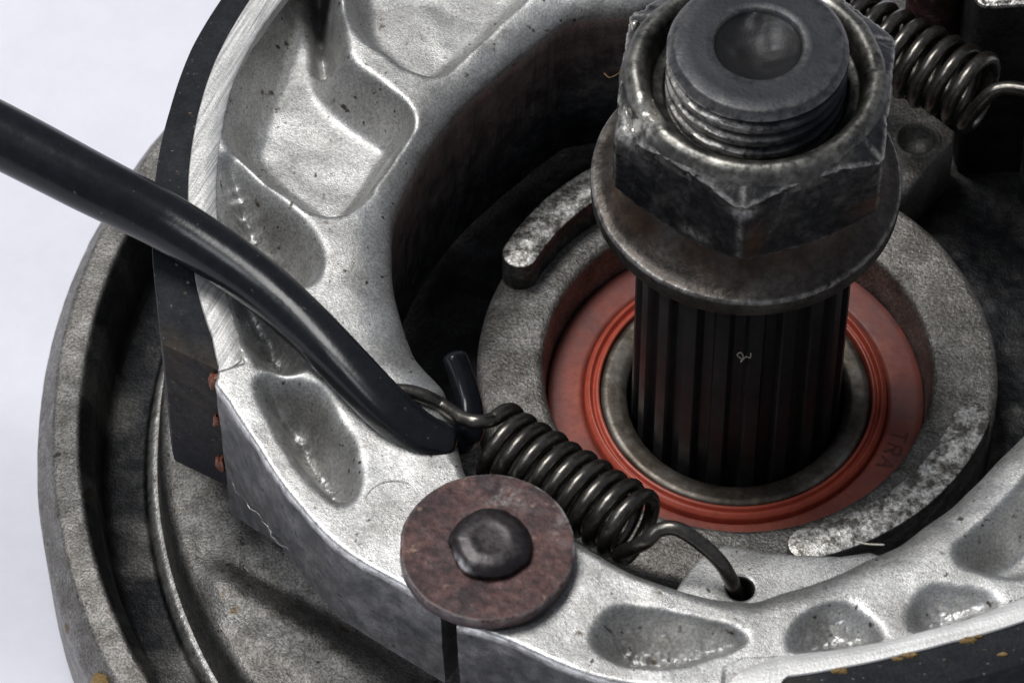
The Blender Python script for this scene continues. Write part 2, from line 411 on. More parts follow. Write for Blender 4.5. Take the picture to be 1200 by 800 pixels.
# drilled lug at the upper right
P = [at(*p, 62) for p in [(985, 190), (1000, 120), (1050, 108), (1085, 125), (1120, 152), (1117, 166), (1090, 195), (1062, 226), (1030, 250)]]
c = at(1074, 164, 63)
V, F = plate_with_hole(P, c, 22, -30, 62, 8); lug = mesh_obj('drilled_lug', V, F, M_BOSS, plate, {'stain_shade': (V[:, 2] < 50)*.8})  # lug sides coloured darker than its top
V, F = lathe([(0.3, 39), (10, 40), (17, 47), (20.5, 57), (21.8, 63), (24, 65), (28, 64.5), (31, 61)], 40, c=(c[0], c[1])); mesh_obj('dimple', V, F, M_PLATE, lug)
# grease clump on the rim
c = at(119, 800, -50); V, F = lathe([(.3, 22), (7, 20), (13, 12), (16, 2), (17, -12)], 18); V = V*[1.0, 1.3, 1]+c+[0, 0, -12]
V += np.stack([fbm(V[:, 1]*.13, V[:, 2]*.13), fbm(V[:, 0]*.1, V[:, 2]*.1+5), fbm(V[:, 0]*.1, V[:, 1]*.1)], 1)*7
mesh_obj('grease_clump', V, F, M_DIRT, plate)

# ------------------------------------------------------------------ brake shoes
ZT, ZB = 350.0, 78.0
DZ = ZT-310.0
def polar(pts, z=ZT):
    q = [at(*p, z) for p in pts]; a = [degrees(atan2(v[1], v[0])) % 360 for v in q]; return np.array(a), np.array([hypot(v[0], v[1]) for v in q])

def brake_shoe(label, a_from, a_to, inner, outer, pockets, strip, lining_rng, beads, nu, nv, edge_wear, mach, foot, marks=()):
    """a cast shoe: web top as a fine height field between traced inner and outer edges, walls down, lining and machined edge"""
    mid = radians((a_from+a_to)/2)
    root = thing('brake_shoe', label, 'brake shoe', (520*cos(mid), 520*sin(mid), ZB), 'brake shoes')
    A = np.linspace(a_from, a_to, nu)
    ri = np.interp(A, *inner); ro = np.interp(A, *outer)
    ker = np.hanning(15); ker /= ker.sum()
    sm = lambda v: np.convolve(np.pad(v, 7, 'edge'), ker, 'valid')
    ri = sm(sm(ri))
    big_k = np.hanning(61); big_k /= big_k.sum(); ro_sm = np.convolve(np.pad(ro, 30, 'edge'), big_k, 'valid')
    wt = sstep((A-edge_wear[0]-2.5)/3)*sstep((edge_wear[1]-3-A)/3); ro = ro*(1-wt)+ro_sm*wt
    vv = np.linspace(0, 1, nv)
    # crowd rows near both edges so that the round-overs stay smooth
    vv = .5*(vv+(.5-.5*np.cos(pi*vv)))
    Rr = ri[:, None]+(ro-ri)[:, None]*vv[None]; Aa = np.radians(A)[:, None]+0*Rr
    X = Rr*np.cos(Aa); Y = Rr*np.sin(Aa)
    din = Rr-ri[:, None]; dout = ro[:, None]-Rr
    def rnd(d, R): q = np.clip(1-d/R, 0, 1); return R*(1-np.sqrt(np.clip(1-q*q, 0, 1)))
    Z = np.full(X.shape, ZT)
    rin_w = (np.interp(A, [205, 218, 226, 258, 275, 290], [58, 40, 13, 13, 36, 50]))[:, None]+0*Rr
    rin_h = (np.interp(A, [205, 218, 226, 258, 275, 290], [30, 24, 13, 13, 24, 29]))[:, None]+0*Rr
    Z -= rnd(din, rin_w)/rin_w*rin_h; Z -= rnd(dout, 5)
    dep = np.zeros(X.shape); rough = np.zeros(X.shape)
    for (poly, zz, depth, wd, rg) in pockets:
        s = sdf_poly(X, Y, smooth_loop([at(*p, zz) for p in poly])); s = s+fbm(X*.03, Y*.03)*5+5
        d = depth*sstep((s+wd*.12)/wd)
        rough = np.maximum(rough, rg*sstep((s-wd*.2)/14))
        h = 9.0; kx = np.clip(.5+.5*(d-dep)/h, 0, 1); dep = dep*(1-kx)+d*kx+0*h*kx*(1-kx)
    dep = blur(dep, 5, 6)
    Z -= dep
    Z += fbm(X*.02, Y*.02, 2)*2.5+fbm(X*.12, Y*.12)*.18+rough*(fbm(X*.15, Y*.15, 3)*7.5)
    s0, s1, sr0 = strip
    aa = A[:, None]+0*Rr
    on = (aa > s0) & (aa < s1) & (Rr > sr0(aa)+2)
    Z = np.where(on, np.minimum(Z, ZT-1.3), Z)
    top = np.stack([X, Y, Z], -1).reshape(-1, 3)
    F = [f[::-1] for f in grid_faces(nu, nv)]
    F = [f[::-1] for f in F]
    # walls
    zb = np.interp(A, *foot)
    nst = 14; V = [top]; base = len(top)
    for col in (0, nv-1):
        prev = [i*nv+col for i in range(nu)]
        for sdx in range(1, nst+1):
            f = sdx/nst; z = np.array([Z[i, col]-(Z[i, col]-zb[i])*f for i in range(nu)])
            nx = np.array(A); dr = fbm(nx*.55, z*.03+col)*2.2*(1 if sdx < nst else 0)
            rr = (ri if col == 0 else ro)+dr+(-6*f if col else 6*f)
            P = np.stack([rr*np.cos(np.radians(A)), rr*np.sin(np.radians(A)), z], 1); V.append(P)
            cur = list(range(base, base+nu)); base += nu
            for i in range(nu-1): 
                q = (prev[i], prev[i+1], cur[i+1], cur[i]); F.append(q if col == 0 else q[::-1])
            prev = cur
        if col == 0: low_in = prev
        else: low_out = prev
    for i in range(nu-1): F.append((low_in[i], low_in[i+1], low_out[i+1], low_out[i]))
    # end faces
    for i in (0, nu-1):
        poly = [i*nv+j for j in range(nv)]
        wall_o = [nu*nv+nst*nu+s_*nu+i for s_ in range(nst)]; wall_i = [nu*nv+s_*nu+i for s_ in range(nst)]
        f = poly+wall_o+wall_i[::-1]; F.append(tuple(f) if i == 0 else tuple(f[::-1]))
    V = np.vstack(V)
    wear_glint = np.zeros(len(V)); stain_shade = np.zeros(len(V))
    w0 = np.exp(-(dout/5)**2)*(aa > edge_wear[0])*(aa < edge_wear[1])*1.1
    wear_glint[:nu*nv] = w0.ravel()
    stain_shade[:nu*nv] = np.clip(fbm(X*.008+3, Y*.008)*.7-.12, 0, .4).ravel()
    # grime on the unlined outer wall
    k0 = nu*nv+nst*nu; ga = np.tile(A, nst)
    stain_shade[k0:k0+nst*nu] = np.where((ga > edge_wear[0]) & (ga < edge_wear[1]), .85, .3)
    k1 = nu*nv; grime_shade = np.zeros(len(V)); grime_shade[k1:k1+nst*nu] = np.repeat(np.clip(np.linspace(.7, 1.6, nst), 0, 1), nu)  # cavity shade painted down the inner wall
    grime_shade[k0:k0+nst*nu] = np.where((ga > edge_wear[0]) & (ga < edge_wear[1]), np.clip(.42+.5*fbm(ga*.25, np.repeat(np.arange(nst), nu)*.35), 0, .8), 0)
    body = mesh_obj('cast_body', V, F, M_ALU, root, {'wear_glint': wear_glint, 'stain_shade': stain_shade, 'grime_shade': grime_shade}, 55)
    # machined side face of the rim
    aS = np.linspace(s0, s1, 260); ro_s = np.interp(aS, *outer); rin = sr0(aS)
    fade = np.clip((s1-aS)/1.0, 0, 1) if s1 < a_to-5 else np.clip((aS-s0)/6.0, 0, 1)
    fade = .04+.96*np.sqrt(fade)
    V = []
    for a, r0, r1, fd in zip(np.radians(aS), rin, ro_s, fade):
        m_ = (r0+r1)/2 if s1 < a_to-5 else r1; r0 = m_+(r0-m_)*fd
        jit = .9*vnoise(np.array([degrees(a)*2.2]), np.array([.5]))[0]
        for (rr, z) in ((r0-1, ZT-14), (r0+jit, ZT-.8), (r0+2+jit, ZT+.6), ((r0+r1)/2, ZT+.8), (r1-1.5, ZT+.6), (r1-.3, ZT-.8), (r1-.3, ZT-14)):
            V.append((rr*cos(a), rr*sin(a), z))
    F = grid_faces(len(aS), 7); F += [tuple(range(6, -1, -1)), tuple(range((len(aS)-1)*7, len(aS)*7))]
    mesh_obj('machined_edge', V, F, mach, root, None, 40)
    # friction lining, its end cut on a slant
    l0, l1, sl0, sl1, rl, at_end = lining_rng
    na = 220; u = np.linspace(0, 1, na); prof = [(0, ZB+40), (.97, ZB+40), (1, ZB+42), (1, ZT-5), (.985, ZT-3), (.955, ZT-2.2), (0, ZT-2)]
    V = []; St = []
    for k in u:
        for (q, z) in prof:
            a = l0+sl0*q+(l1-sl1*q-l0-sl0*q)*k; r0 = rl[0](a)
            r1 = rl[1](a); rr = r0+(r1-r0)*min(q, 1)
            V.append((rr*cos(radians(a)), rr*sin(radians(a)), z)); St.append(0)
    V = np.array(V); m_ = len(prof)
    F = [f for f in grid_faces(na, m_)]
    for i in range(na-1): F.append((i*m_, (i+1)*m_, (i+1)*m_+m_-1, i*m_+m_-1)[::-1])
    ends = []
    for i in (0, na-1): F.append(tuple(range(i*m_, i*m_+m_)) if i else tuple(range(m_-1, -1, -1)))
    St = np.array([max(0, 1-abs(k-(1 if at_end else 0))*30)*max(0, (z-ZT+60)/60) for k in u for (_, z) in prof])
    lin = mesh_obj('friction_lining', V, F, M_LINING, root, {'stain_shade': St}, 40)
    for (p, z, sz) in beads:
        rb = np.interp(p, *outer)+5; c = np.array((rb*cos(radians(p)), rb*sin(radians(p)), z)); V, F = lathe([(.2, 1.0), (.6, .85), (.95, .35), (1, -.2), (.7, -.8), (.2, -1)], 12)
        V = V*[sz*.8, sz, sz*1.5]; V = V*(1+.8*fbm(V[:, 0]*.3+c[2], V[:, 2]*.16+V[:, 1]*.2)[:, None])+c
        mesh_obj('adhesive_bead', V, F, M_GLUE, lin, None, 60)
    for (p, z, rad) in marks:
        c = at(*p, z); V, F = lathe([(rad-1.6, -1.5), (rad-.9, .8), (rad, 1.3), (rad+.9, .8), (rad+1.6, -1.5)], 48)
        mesh_obj('ejector_mark', V+c, F, M_ALU, root, {'wear_glint': np.zeros(len(V)), 'stain_shade': np.full(len(V), .5)}, 60)
    return root

# upper left shoe
in1 = polar([(740, 2), (667, 10), (615, 49), (576, 81), (550, 104), (521, 137), (498, 169), (475, 211), (460, 247), (458, 285), (460, 320), (470, 360), (487, 407), (512, 434), (522, 447), (533, 490), (546, 555)])
in1 = (np.concatenate([[60, 100], in1[0], [240]]), np.concatenate([[338, 338], in1[1], [457]]))
sO = polar([(292, 0), (250, 75), (228, 150), (220, 215), (224, 290), (231, 340), (248, 395), (256, 432)])
sI = polar([(330, 0), (295, 50), (270, 105), (258, 165), (253, 225), (255, 265), (264, 340), (280, 395), (293, 437)])
lO = polar([(257, 0), (224, 55), (199, 125), (184, 190), (179, 240), (178, 290), (184, 350), (188, 392)])
oA = polar([(267, 470), (303, 522), (329, 567), (360, 602), (381, 629), (408, 650), (444, 668), (489, 693)])
aE = sO[0][-1]
out1 = (np.concatenate([[60], sO[0], [aE+.6, aE+1.6], oA[0], [240]]), np.concatenate([[sO[1][0]], sO[1], [sO[1][-1]+4, sO[1][-1]+10], oA[1], [oA[1][-1]]]))
sin1 = lambda a: np.interp(a, np.concatenate([[60], sI[0]]), np.concatenate([[sI[1][0]], sI[1]]))
lout1 = lambda a: np.interp(a, np.concatenate([[60], lO[0]]), np.concatenate([[lO[1][0]], lO[1]]))
P1 = [
    ([(335, -90), (306, 30), (278, 85), (262, 140), (268, 165), (310, 205), (345, 235), (385, 252), (412, 245), (442, 207), (481, 150), (483, 128), (455, 106), (420, 84), (398, 62), (392, 25), (397, -90)], ZT, 70, 44, .0),
    ([(352, -90), (354, 10), (366, 52), (384, 66), (400, 62), (388, 25), (393, -90)], ZT, 125, 26, .1),
    ([(402, -110), (404, 5), (418, 33), (455, 64), (495, 86), (522, 80), (562, 40), (602, 2), (650, -40), (690, -110)], ZT, 52, 32, .0),
    ([(262, 176), (276, 184), (312, 222), (345, 252), (372, 290), (376, 322), (352, 332), (310, 322), (268, 280), (258, 230)], ZT, 72, 44, 1.0),
    ([(268, 322), (300, 330), (350, 375), (364, 412), (348, 440), (305, 428), (286, 392)], ZT, 64, 42, .8),
    ([(304, 436), (342, 446), (375, 456), (394, 502), (424, 548), (414, 584), (392, 588), (358, 552), (331, 500), (312, 470)], ZT, 86, 44, 1.0),
]
shoe1 = brake_shoe('silver cast brake shoe curving up the left side behind the black tool', 78, 236.4, in1, out1, P1,
                   (78, aE+.3, sin1), (80, aE, 0, 4.6, (lambda a: np.interp(a, *out1)+.6, lout1), 1),
                   [(aE+.25, 333, 7), (aE+.4, 258, 6), (aE+.5, 180, 7.5)], 760, 130, (aE+.5, 240), M_MACH, ([60, 200, 206, 213, 226, 240], [ZB, ZB, 128, 190, 192, 180]), marks=[((461, 592), ZT-1, 31)])
P = []
for k, (px, py) in enumerate([(272, 566), (288, 588), (305, 605), (318, 625), (336, 645)]):
    for z in np.linspace(ZT, ZB, 300):
        q = at(px, py, z); rr = hypot(q[0], q[1]); a = degrees(atan2(q[1], q[0])) % 360
        if rr < np.interp(a, *out1)-3+.2*random.random(): P.append(q); break
P = catmull(P, 8); P = P+np.stack([fbm(np.arange(len(P))*.35, np.arange(len(P))*.1+k*7, 2) for k in range(3)], 1)*4
V, F = tube(P, 1.0*np.abs(.3+np.clip(fbm(np.arange(len(P))*.3, np.zeros(len(P))), -.3, .6))+.1, 6)
mesh_obj('casting_flash', V, F, M_ALU, shoe1, {'wear_glint': np.full(len(V), .4), 'stain_shade': np.full(len(V), .35)}, 60)
# lower right shoe
in2 = polar([(669, 625), (707, 648), (737, 665), (781, 682), (823, 692), (847, 696), (886, 696), (917, 684), (958, 671), (991, 657), (1016, 643), (1033, 636), (1057, 625), (1082, 605), (1118, 580), (1134, 563), (1172, 524), (1200, 497)])
a_ = np.where(in2[0] < 180, in2[0]+360, in2[0])
in2 = (np.concatenate([[235, 240], a_, [400]]), np.concatenate([[457, 457], in2[1], [400]]))
oB = polar([(537, 733), (570, 737), (630, 765), (675, 785), (712, 798)])
s2O = polar([(920, 793), (989, 782), (1057, 767), (1112, 753), (1200, 728)]); s2I = polar([(849, 779), (870, 768), (920, 766), (975, 761), (1030, 752), (1085, 738), (1140, 723), (1200, 698)])
aL = s2O[0][0]
out2 = (np.concatenate([[236], oB[0], [aL-8, aL-.6], s2O[0], [325, 400]]), np.concatenate([[oB[1][0]], oB[1], [s2O[1][0]+15, s2O[1][0]+12], s2O[1], [612, 620]]))
sin2 = lambda a: np.interp(a, np.concatenate([s2I[0], [325, 400]]), np.concatenate([s2I[1], [580, 588]]))
P2 = [
    ([(718, 706), (777, 716), (847, 730), (878, 740), (868, 758), (828, 770), (791, 781), (753, 783), (707, 769), (693, 751), (704, 725)], ZT, 56, 56, 1.0),
    ([(969, 701), (1008, 709), (1033, 737), (1034, 752), (975, 764), (920, 768), (926, 742), (945, 720)], ZT, 44, 54, .9),
    ([(1074, 690), (1107, 682), (1159, 695), (1182, 704), (1112, 733), (1075, 744), (1064, 723)], ZT, 44, 52, .8),
    ([(1200, 575), (1176, 596), (1135, 630), (1120, 649), (1132, 664), (1200, 676), (1270, 650), (1330, 560), (1340, 450), (1300, 420)], ZT, 60, 42, .0),
    ([(1230, 690), (1290, 650), (1340, 620), (1300, 690)], ZT, 40, 26, .8),
]
shoe2 = brake_shoe('silver cast brake shoe across the bottom right below the red seal', 239.0, 394, in2, out2, P2,
                   (s2I[0][0], 394, sin2), (aL, 392, 0, 0, (lambda a: np.interp(a, *out2)+.6, lambda a: np.interp(a, *out2)+47), 0), [], 760, 130, (236, aL-.5), M_MACH2, ([236, 262, 275, 400], [180, 180, ZB, ZB]))
# spring tab of the lower shoe, a step below its web
P = [at(*p, 262+DZ) for p in [(786, 700), (800, 676), (818, 654), (836, 641), (850, 637), (872, 640), (895, 645), (930, 648), (985, 650), (1020, 645), (1045, 655), (1000, 700), (900, 730), (800, 730)]]
hc = at(868, 689, 262+DZ)
V, F = plate_with_hole(P, hc, 15, 190+DZ, 262+DZ, 5)
tab = mesh_obj('spring_tab', V, F, M_ALU, shoe2, {'wear_glint': np.zeros(len(V)), 'stain_shade': np.full(len(V), .25)}, 40)
V, F = lathe([(14.7, 258+DZ), (14.5, 250+DZ), (14.2, 192+DZ), (.3, 191+DZ)], 40, c=(hc[0], hc[1]))
M_HOLE = make_mat('dark_hole_wall', [(.3, (.02, .02, .02)), (.7, (.05, .048, .045))], rough=(.4, .6), metal=.4)  # bore lined in a dark colour
mesh_obj('hole_bore', V, F, M_HOLE, tab, None, 50)

lin2 = [c_ for c_ in shoe2.children if c_.name.startswith('friction_lining')][0]
for (px, py, sz) in ((1133, 749, 7), (1146, 745, 4), (1066, 767, 6), (1052, 771, 4), (985, 785, 6), (1175, 766, 4)):
    c = at(px, py, ZT-1); V, F = lathe([(.1, .5), (.5, .42), (.85, .2), (1, -.3)], 14)
    V = V*[sz*1.5, sz*.6, 4]; V = V*(1+.5*fbm(V[:, 0]*.3+px, V[:, 1]*.3)[:, None])+c
    mesh_obj('rust_fleck', V, F, M_DIRT, lin2, None, 60)

# ------------------------------------------------------------------ oil seal, sleeve
seal = thing('oil_seal', 'red rubber oil seal ring recessed in the central boss', 'oil seal', (0, 0, -20))
V, F = lathe(rnd_prof([(222, -16), (221, -2), (214, 1), (182, 1), (177, -7), (176, -14), (150, -16)], 3, 3), 300)
r = np.hypot(V[:, 0], V[:, 1]); st = np.clip(fbm(V[:, 0]*.02, V[:, 1]*.02)*2.0+.2, 0, .9)+sstep((r-200)/16)*.6  # dirt patches, plus shade painted along the outer edge
mesh_obj('seal_face', V, F, M_SEAL, seal, {'stain_shade': np.clip(st, 0, 1)}, 60)
V, F = lathe(rnd_prof([(178, -10), (177, 4), (171, 9), (168, 2), (166, 1), (164, 7), (160, 7), (158.5, -8)], 2, 3), 300)
mesh_obj('seal_lip', V, F, M_LIP, seal, None, 60)
def strokes(segs, c, ang, sz):
    parts = []
    ca, sa = cos(ang), sin(ang)           # letter up = outward
    for q_, (a, b) in enumerate(segs):
        P = []
        for (u, v) in (a, b): P.append((c[0]+sz*(v*ca+u*sa), c[1]+sz*(v*sa-u*ca)))
        p, q = np.array(P[0]), np.array(P[1]); d = (q-p)/np.linalg.norm(q-p); nn = np.array((-d[1], d[0]))*1.5
        p = p-d*.8; q = q+d*.8
        parts.append(prism([p-nn, q-nn, q+nn, p+nn], .6-.07*q_, 1.5+.07*q_, .2))
    return merge(*parts)
GL = {'T': [((-.4, 1), (.4, 1)), ((0, 0), (0, 1))], 'R': [((-.35, 0), (-.35, 1)), ((-.35, 1), (.3, 1)), ((.3, 1), (.3, .52)), ((.3, .52), (-.35, .52)), ((-.05, .52), (.38, 0))],
      'A': [((-.42, 0), (0, 1)), ((0, 1), (.42, 0)), ((-.24, .4), (.24, .4))]}
for ch, a in (('T', -17.5), ('R', -23.4), ('A', -29.6)):
    t = radians(a); V, F = strokes(GL[ch], (189*cos(t), 189*sin(t)), t, 17); mesh_obj('letter', V, F, M_PRINT, seal)
slv = thing('bearing_sleeve', 'brownish ground steel sleeve ring inside the red seal', 'sleeve', (0, 0, -80))
V, F = lathe(rnd_prof([(159, -30), (158, 3), (152, 6), (134, 4), (127, -3), (126, -80)], [4, 3, 6, 4], 4), 240)
mesh_obj('ring_face', V, F, M_SLEEVE, slv, None, 50)

# ------------------------------------------------------------------ splined shaft with threaded end
shaft = thing('splined_shaft', 'black splined shaft standing through the red seal with a threaded dimpled end', 'shaft', (0, 0, -80))
nt_ = 20
def spl(r, z, t):
    u = ((degrees(t)+4.5) % 18)/18-.5; a = abs(u)
    f = 1-float(sstep(np.array((a-.19)/.15))); return r-11*(1-f)
V, F = lathe([(122, -78), (122, 60), (122, 160), (122, 300), (122, 405)], 720, rfun=spl)
mesh_obj('splines', V, F, M_SPLINE, shaft, None, 35)
# thread
pitch = 22.0; nz_ = 60; nA = 240; V = []; wv = []; sv_ = []
zz = list(np.linspace(560, 649, nz_)); 
for i in range(nA):
    t = 2*pi*i/nA
    for z in zz:
        ph = ((z-t/(2*pi)*pitch)/pitch) % 1; tri = abs(ph-.5)*2; cr = float(sstep(np.array((tri-.2)/.45)))
        rr = 97.5-11*(1-cr); V.append((rr*cos(t), rr*sin(t), z)); wv.append(1.3*cr*max(0, cos(t-radians(215)))**1.5); sv_.append(0)  # one-sided highlight painted on the thread crests
    for (r_, z, wd) in ((97, 649.5, .35), (96.5, 651, .25), (91, 657, .1), (89.5, 658.4, .25), (88, 659, .1), (72, 659, 0), (58, 659, 0), (50, 659.5, .12), (48, 658, .2), *[(q, 639+17*(q/48)**2, 0) for q in (46.5, 44, 41, 38, 35, 32, 29, 26, 23, 20, 16, 12, 8, 4, .3)]):
        V.append((r_*cos(t), r_*sin(t), z)); wv.append(wd); sv_.append(.9 if r_ < 47 else 0)  # dimple coloured darker than the end face
mcol = nz_+24
V = np.array(V); rq = np.hypot(V[:, 0], V[:, 1]); V[:, 2] += (rq < 46)*fbm(V[:, 0]*.05, V[:, 1]*.05, 2)*3.0*sstep(rq/16)
mesh_obj('threaded_end', V, grid_faces(nA, mcol, True), M_TIP, shaft, {'wear_glint': wv, 'stain_shade': sv_}, 45)

# ------------------------------------------------------------------ flange nut
nut = thing('hub_nut', 'battered black hexagon flange nut tightened on the splined shaft', 'nut', (0, 0, 395))
prof = rnd_prof([(118, 396), (166, 396), (171, 401), (172, 421), (169.5, 425), (160, 427), (140, 444), (118, 480), (104, 492)], [2, 2, 2, 2, 6, 14, 14], 4)
V, F = lathe(prof, 360); r = np.hypot(V[:, 0], V[:, 1]); an = np.arctan2(V[:, 1], V[:, 0])
V[:, 2] += (fbm(V[:, 0]*.03, V[:, 1]*.03)*1.6)*(V[:, 2] > 410)
V[:, 0] -= 4
wr = np.exp(-((r-170)/1.8)**2)*(V[:, 2] > 417)*.7+np.clip(fbm(V[:, 0]*.03+9, V[:, 1]*.03), 0, 1)*.15
st = np.clip(sstep((160-r)/20)*np.clip(.6+fbm(V[:, 0]*.02, V[:, 1]*.02)*1.2, 0, 1), 0, 1)
mesh_obj('flange', V, F, M_FLANGE, nut, {'wear_glint': wr, 'stain_shade': st}, 50)
AP = 145.0; ROT = radians(-97)
def hexr(t):
    u = ((t-ROT) % (pi/3))-pi/6
    rr = AP/cos(u); c = AP/cos(pi/6)
    return rr, abs(u)/(pi/6)
zl = np.concatenate([[482, 484, 487, 491, 496, 502], np.linspace(510, 560, 14), np.linspace(564, 604, 22)])
V = []; wv = []; sv_ = []
nA = 720
for i in range(nA):
    t = 2*pi*i/nA; rr, e = hexr(t)
    rr -= 3.5*max(0, (e-.93)/.07)**2
    for z in zl:
        cone = 139+(604-z)*1.35; bot = 146+(z-482)*1.6
        r_ = min(rr, cone, bot)
        edge = max(np.exp(-((e-1)/.035)**2)*.5, .8*np.exp(-((rr-cone)/2.5)**2), .35*np.exp(-((rr-bot)/3)**2))
        # dents hammered into the faces and the staked upper left edge
        x, y = rr*t, z
        dn = fbm(np.array([t*14.]), np.array([z*.022]))[0]
        r_ -= 5.5*max(0, dn-.12)
        g = np.exp(-((degrees(t) % 360-203)/7)**2-((z-592)/12)**2); r_ -= 10*g; edge = max(edge, 1.4*g)
        g2 = np.exp(-((degrees(t) % 360-264)/5)**2-((z-576)/8)**2); r_ -= 5*g2; edge = max(edge, 1.0*g2)
        g3 = np.exp(-((degrees(t) % 360-243)/6)**2-((z-497)/6)**2); edge = max(edge, 1.0*g3)
        V.append((r_*cos(t), r_*sin(t), z)); wv.append(edge*.9+.22*max(0, fbm(np.array([t*9.+4]), np.array([z*.05]))[0]))
        sv_.append(.9*np.exp(-((degrees(t) % 360-322)/10)**2-((z-512)/14)**2)+.7*np.exp(-((degrees(t) % 360-269)/4)**2-((z-520)/30)**2))
mesh_obj('hexagon', V, grid_faces(nA, len(zl), True), M_BLACK, nut, {'wear_glint': wv, 'stain_shade': sv_}, 50)
prof = rnd_prof([(146, 586), (143, 600), (138, 612), (128, 617), (118, 612), (114, 596), (113, 584), (100, 582), (97, 570)], [8, 8, 8, 8, 6, 3, 2], 5)
V, F = lathe(prof, 360); r = np.hypot(V[:, 0], V[:, 1]); an = np.degrees(np.arctan2(V[:, 1], V[:, 0])) % 360
dd = fbm(an*.045, V[:, 2]*.01, 2)*4.5
gash = np.exp(-((an-205)/6)**2)
V[:, 2] += (r > 112)*dd-(r > 118)*gash*9
kk = 1+((r > 116)*dd*.8)/r; V[:, 0] *= kk; V[:, 1] *= kk
wv = np.clip((r > 118)*(np.exp(-((r-133)/6)**2)*.25+np.exp(-((an-207)/8)**2)*1.2+np.exp(-((an-55)/5)**2)*.8), 0, 1.3)*(V[:, 2] > 600)
mesh_obj('collar', V, F, M_COLLAR, nut, {'wear_glint': wv}, 50)
for (a, rr, z, ln) in ((199, 146, 598, 24), (207, 148, 595, 18), (264, 151, 582, 16), (150, 148, 598, 14), (48, 138, 610, 18)):
    t = radians(a); c = np.array((rr*cos(t), rr*sin(t), z)); d = np.array((-sin(t), cos(t), .5*random.uniform(-1, 1)))
    P = [c-d*ln*.5+[0, 0, -3], c+np.array((cos(t), sin(t), 1))*1.5, c+d*ln*.5+[0, 0, -4]]
    P = catmull(P, 8); V, F = tube(P, 3.2*np.sin(np.linspace(.25, pi-.25, len(P))), 8); 
    mesh_obj('burr', V, F, M_COLLAR, nut, {'wear_glint': np.full(len(V), 1.3)}, 60)

# ------------------------------------------------------------------ pivot washer and pin
wc = at(571, 640, 334+DZ)
wsh = thing('pivot_washer', 'brown oxidised flat washer under the pin head where the two shoes meet', 'washer', (wc[0], wc[1], 316+DZ))
V, F = lathe(rnd_prof([(30, 316+DZ), (91, 316+DZ), (93, 318+DZ), (93, 332+DZ), (91, 334+DZ), (30, 334+DZ)], [2, 1.5, 2, 2], 3)[:-1]+[(q, 334+DZ) for q in range(88, 28, -3)], 180, c=(wc[0], wc[1]))
dx = V[:, 0]-wc[0]; dy = V[:, 1]-wc[1]; r = np.hypot(dx, dy); an = np.degrees(np.arctan2(dy, dx)) % 360
V[:, 2] += fbm(dx*.03, dy*.03)*1.4
k = 1+fbm(an*.05, an*0+2)*1.2/np.maximum(r, 1); V[:, 0] = wc[0]+dx*k; V[:, 1] = wc[1]+dy*k
wr = np.exp(-((r-92)/1.6)**2)*(.25+.6*np.exp(-(((an-40+180) % 360-180)/35)**2))*(V[:, 2] > 328+DZ)
wr = wr+(V[:, 2] > 330+DZ)*(.75*np.exp(-((an-72)/16)**2-((r-66)/14)**2)+.35*np.exp(-((an-18)/14)**2-((r-80)/9)**2))*np.clip(.5+1.6*fbm(dx*.09, dy*.09), 0, 1)
mesh_obj('washer_disc', V, F, M_RUST, wsh, {'wear_glint': wr}, 50)
# bright scratches on the washer
pc = at(575, 637, 340+DZ)
pin = thing('pivot_pin', 'dark domed pin head in the middle of the brown washer', 'pin', (pc[0], pc[1], 40))
V, F = lathe(rnd_prof([(11, 42), (11, 334+DZ), (43, 335+DZ), (44, 341+DZ), (37, 350+DZ), (22, 352.5+DZ), (14, 351.5+DZ), (.3, 351.3+DZ)], [1, 3, 5, 6, 4, 4], 4), 120, c=(pc[0], pc[1]))
dx = V[:, 0]-pc[0]; dy = V[:, 1]-pc[1]; hd = V[:, 2] > 334.5+DZ
k = 1+hd*fbm(np.degrees(np.arctan2(dy, dx))*.04, dx*0)*.06; V[:, 0] = pc[0]+dx*k; V[:, 1] = pc[1]+dy*k
an = np.degrees(np.arctan2(dy, dx)) % 360; r = np.hypot(dx, dy)
wr = hd*np.exp(-((an-222)/16)**2)*np.exp(-((r-42)/2.6)**2)*1.3
mesh_obj('pin_head', V, F, M_PIN, pin, {'wear_glint': wr}, 60)

# ------------------------------------------------------------------ return springs
def spring(label, A, B, rc, rw, n, ph0, hook_a, hook_b):
    A = np.array(A); B = np.array(B); ax = (B-A)/np.linalg.norm(B-A)
    root = thing('return_spring', label, 'spring', ((A+B)/2)-[0, 0, rc], 'shoe return springs')
    e1 = np.array((0, 0, 1.0)); e1 = e1-(e1@ax)*ax; e1 /= np.linalg.norm(e1); e2 = np.cross(ax, e1)
    t = np.linspace(0, 1, int(n*36)+1); ph = ph0+2*pi*n*t
    rv = rc*(1+.02*np.sin(ph*.37+1))
    path = A+np.outer(t, B-A)+(rv*np.cos(ph))[:, None]*e1-(rv*np.sin(ph))[:, None]*e2
    V, F = tube(path, rw, 14); mesh_obj('coil', V, F, M_SPRING, root, None, 60)
    for pts, q, q2 in ((hook_a, path[0], path[4]), (hook_b, path[-1], path[-5])):
        P = catmull(np.vstack([[q2, q], pts]), 14); V, F = tube(P, rw*.985, 14); mesh_obj('hook', V, F, M_SPRING, root, None, 60)
    return root
def a3(p, z): return np.array(at(*p, z+DZ))
def b3(p, z): return np.array(at(*p, z))
ZS = 273
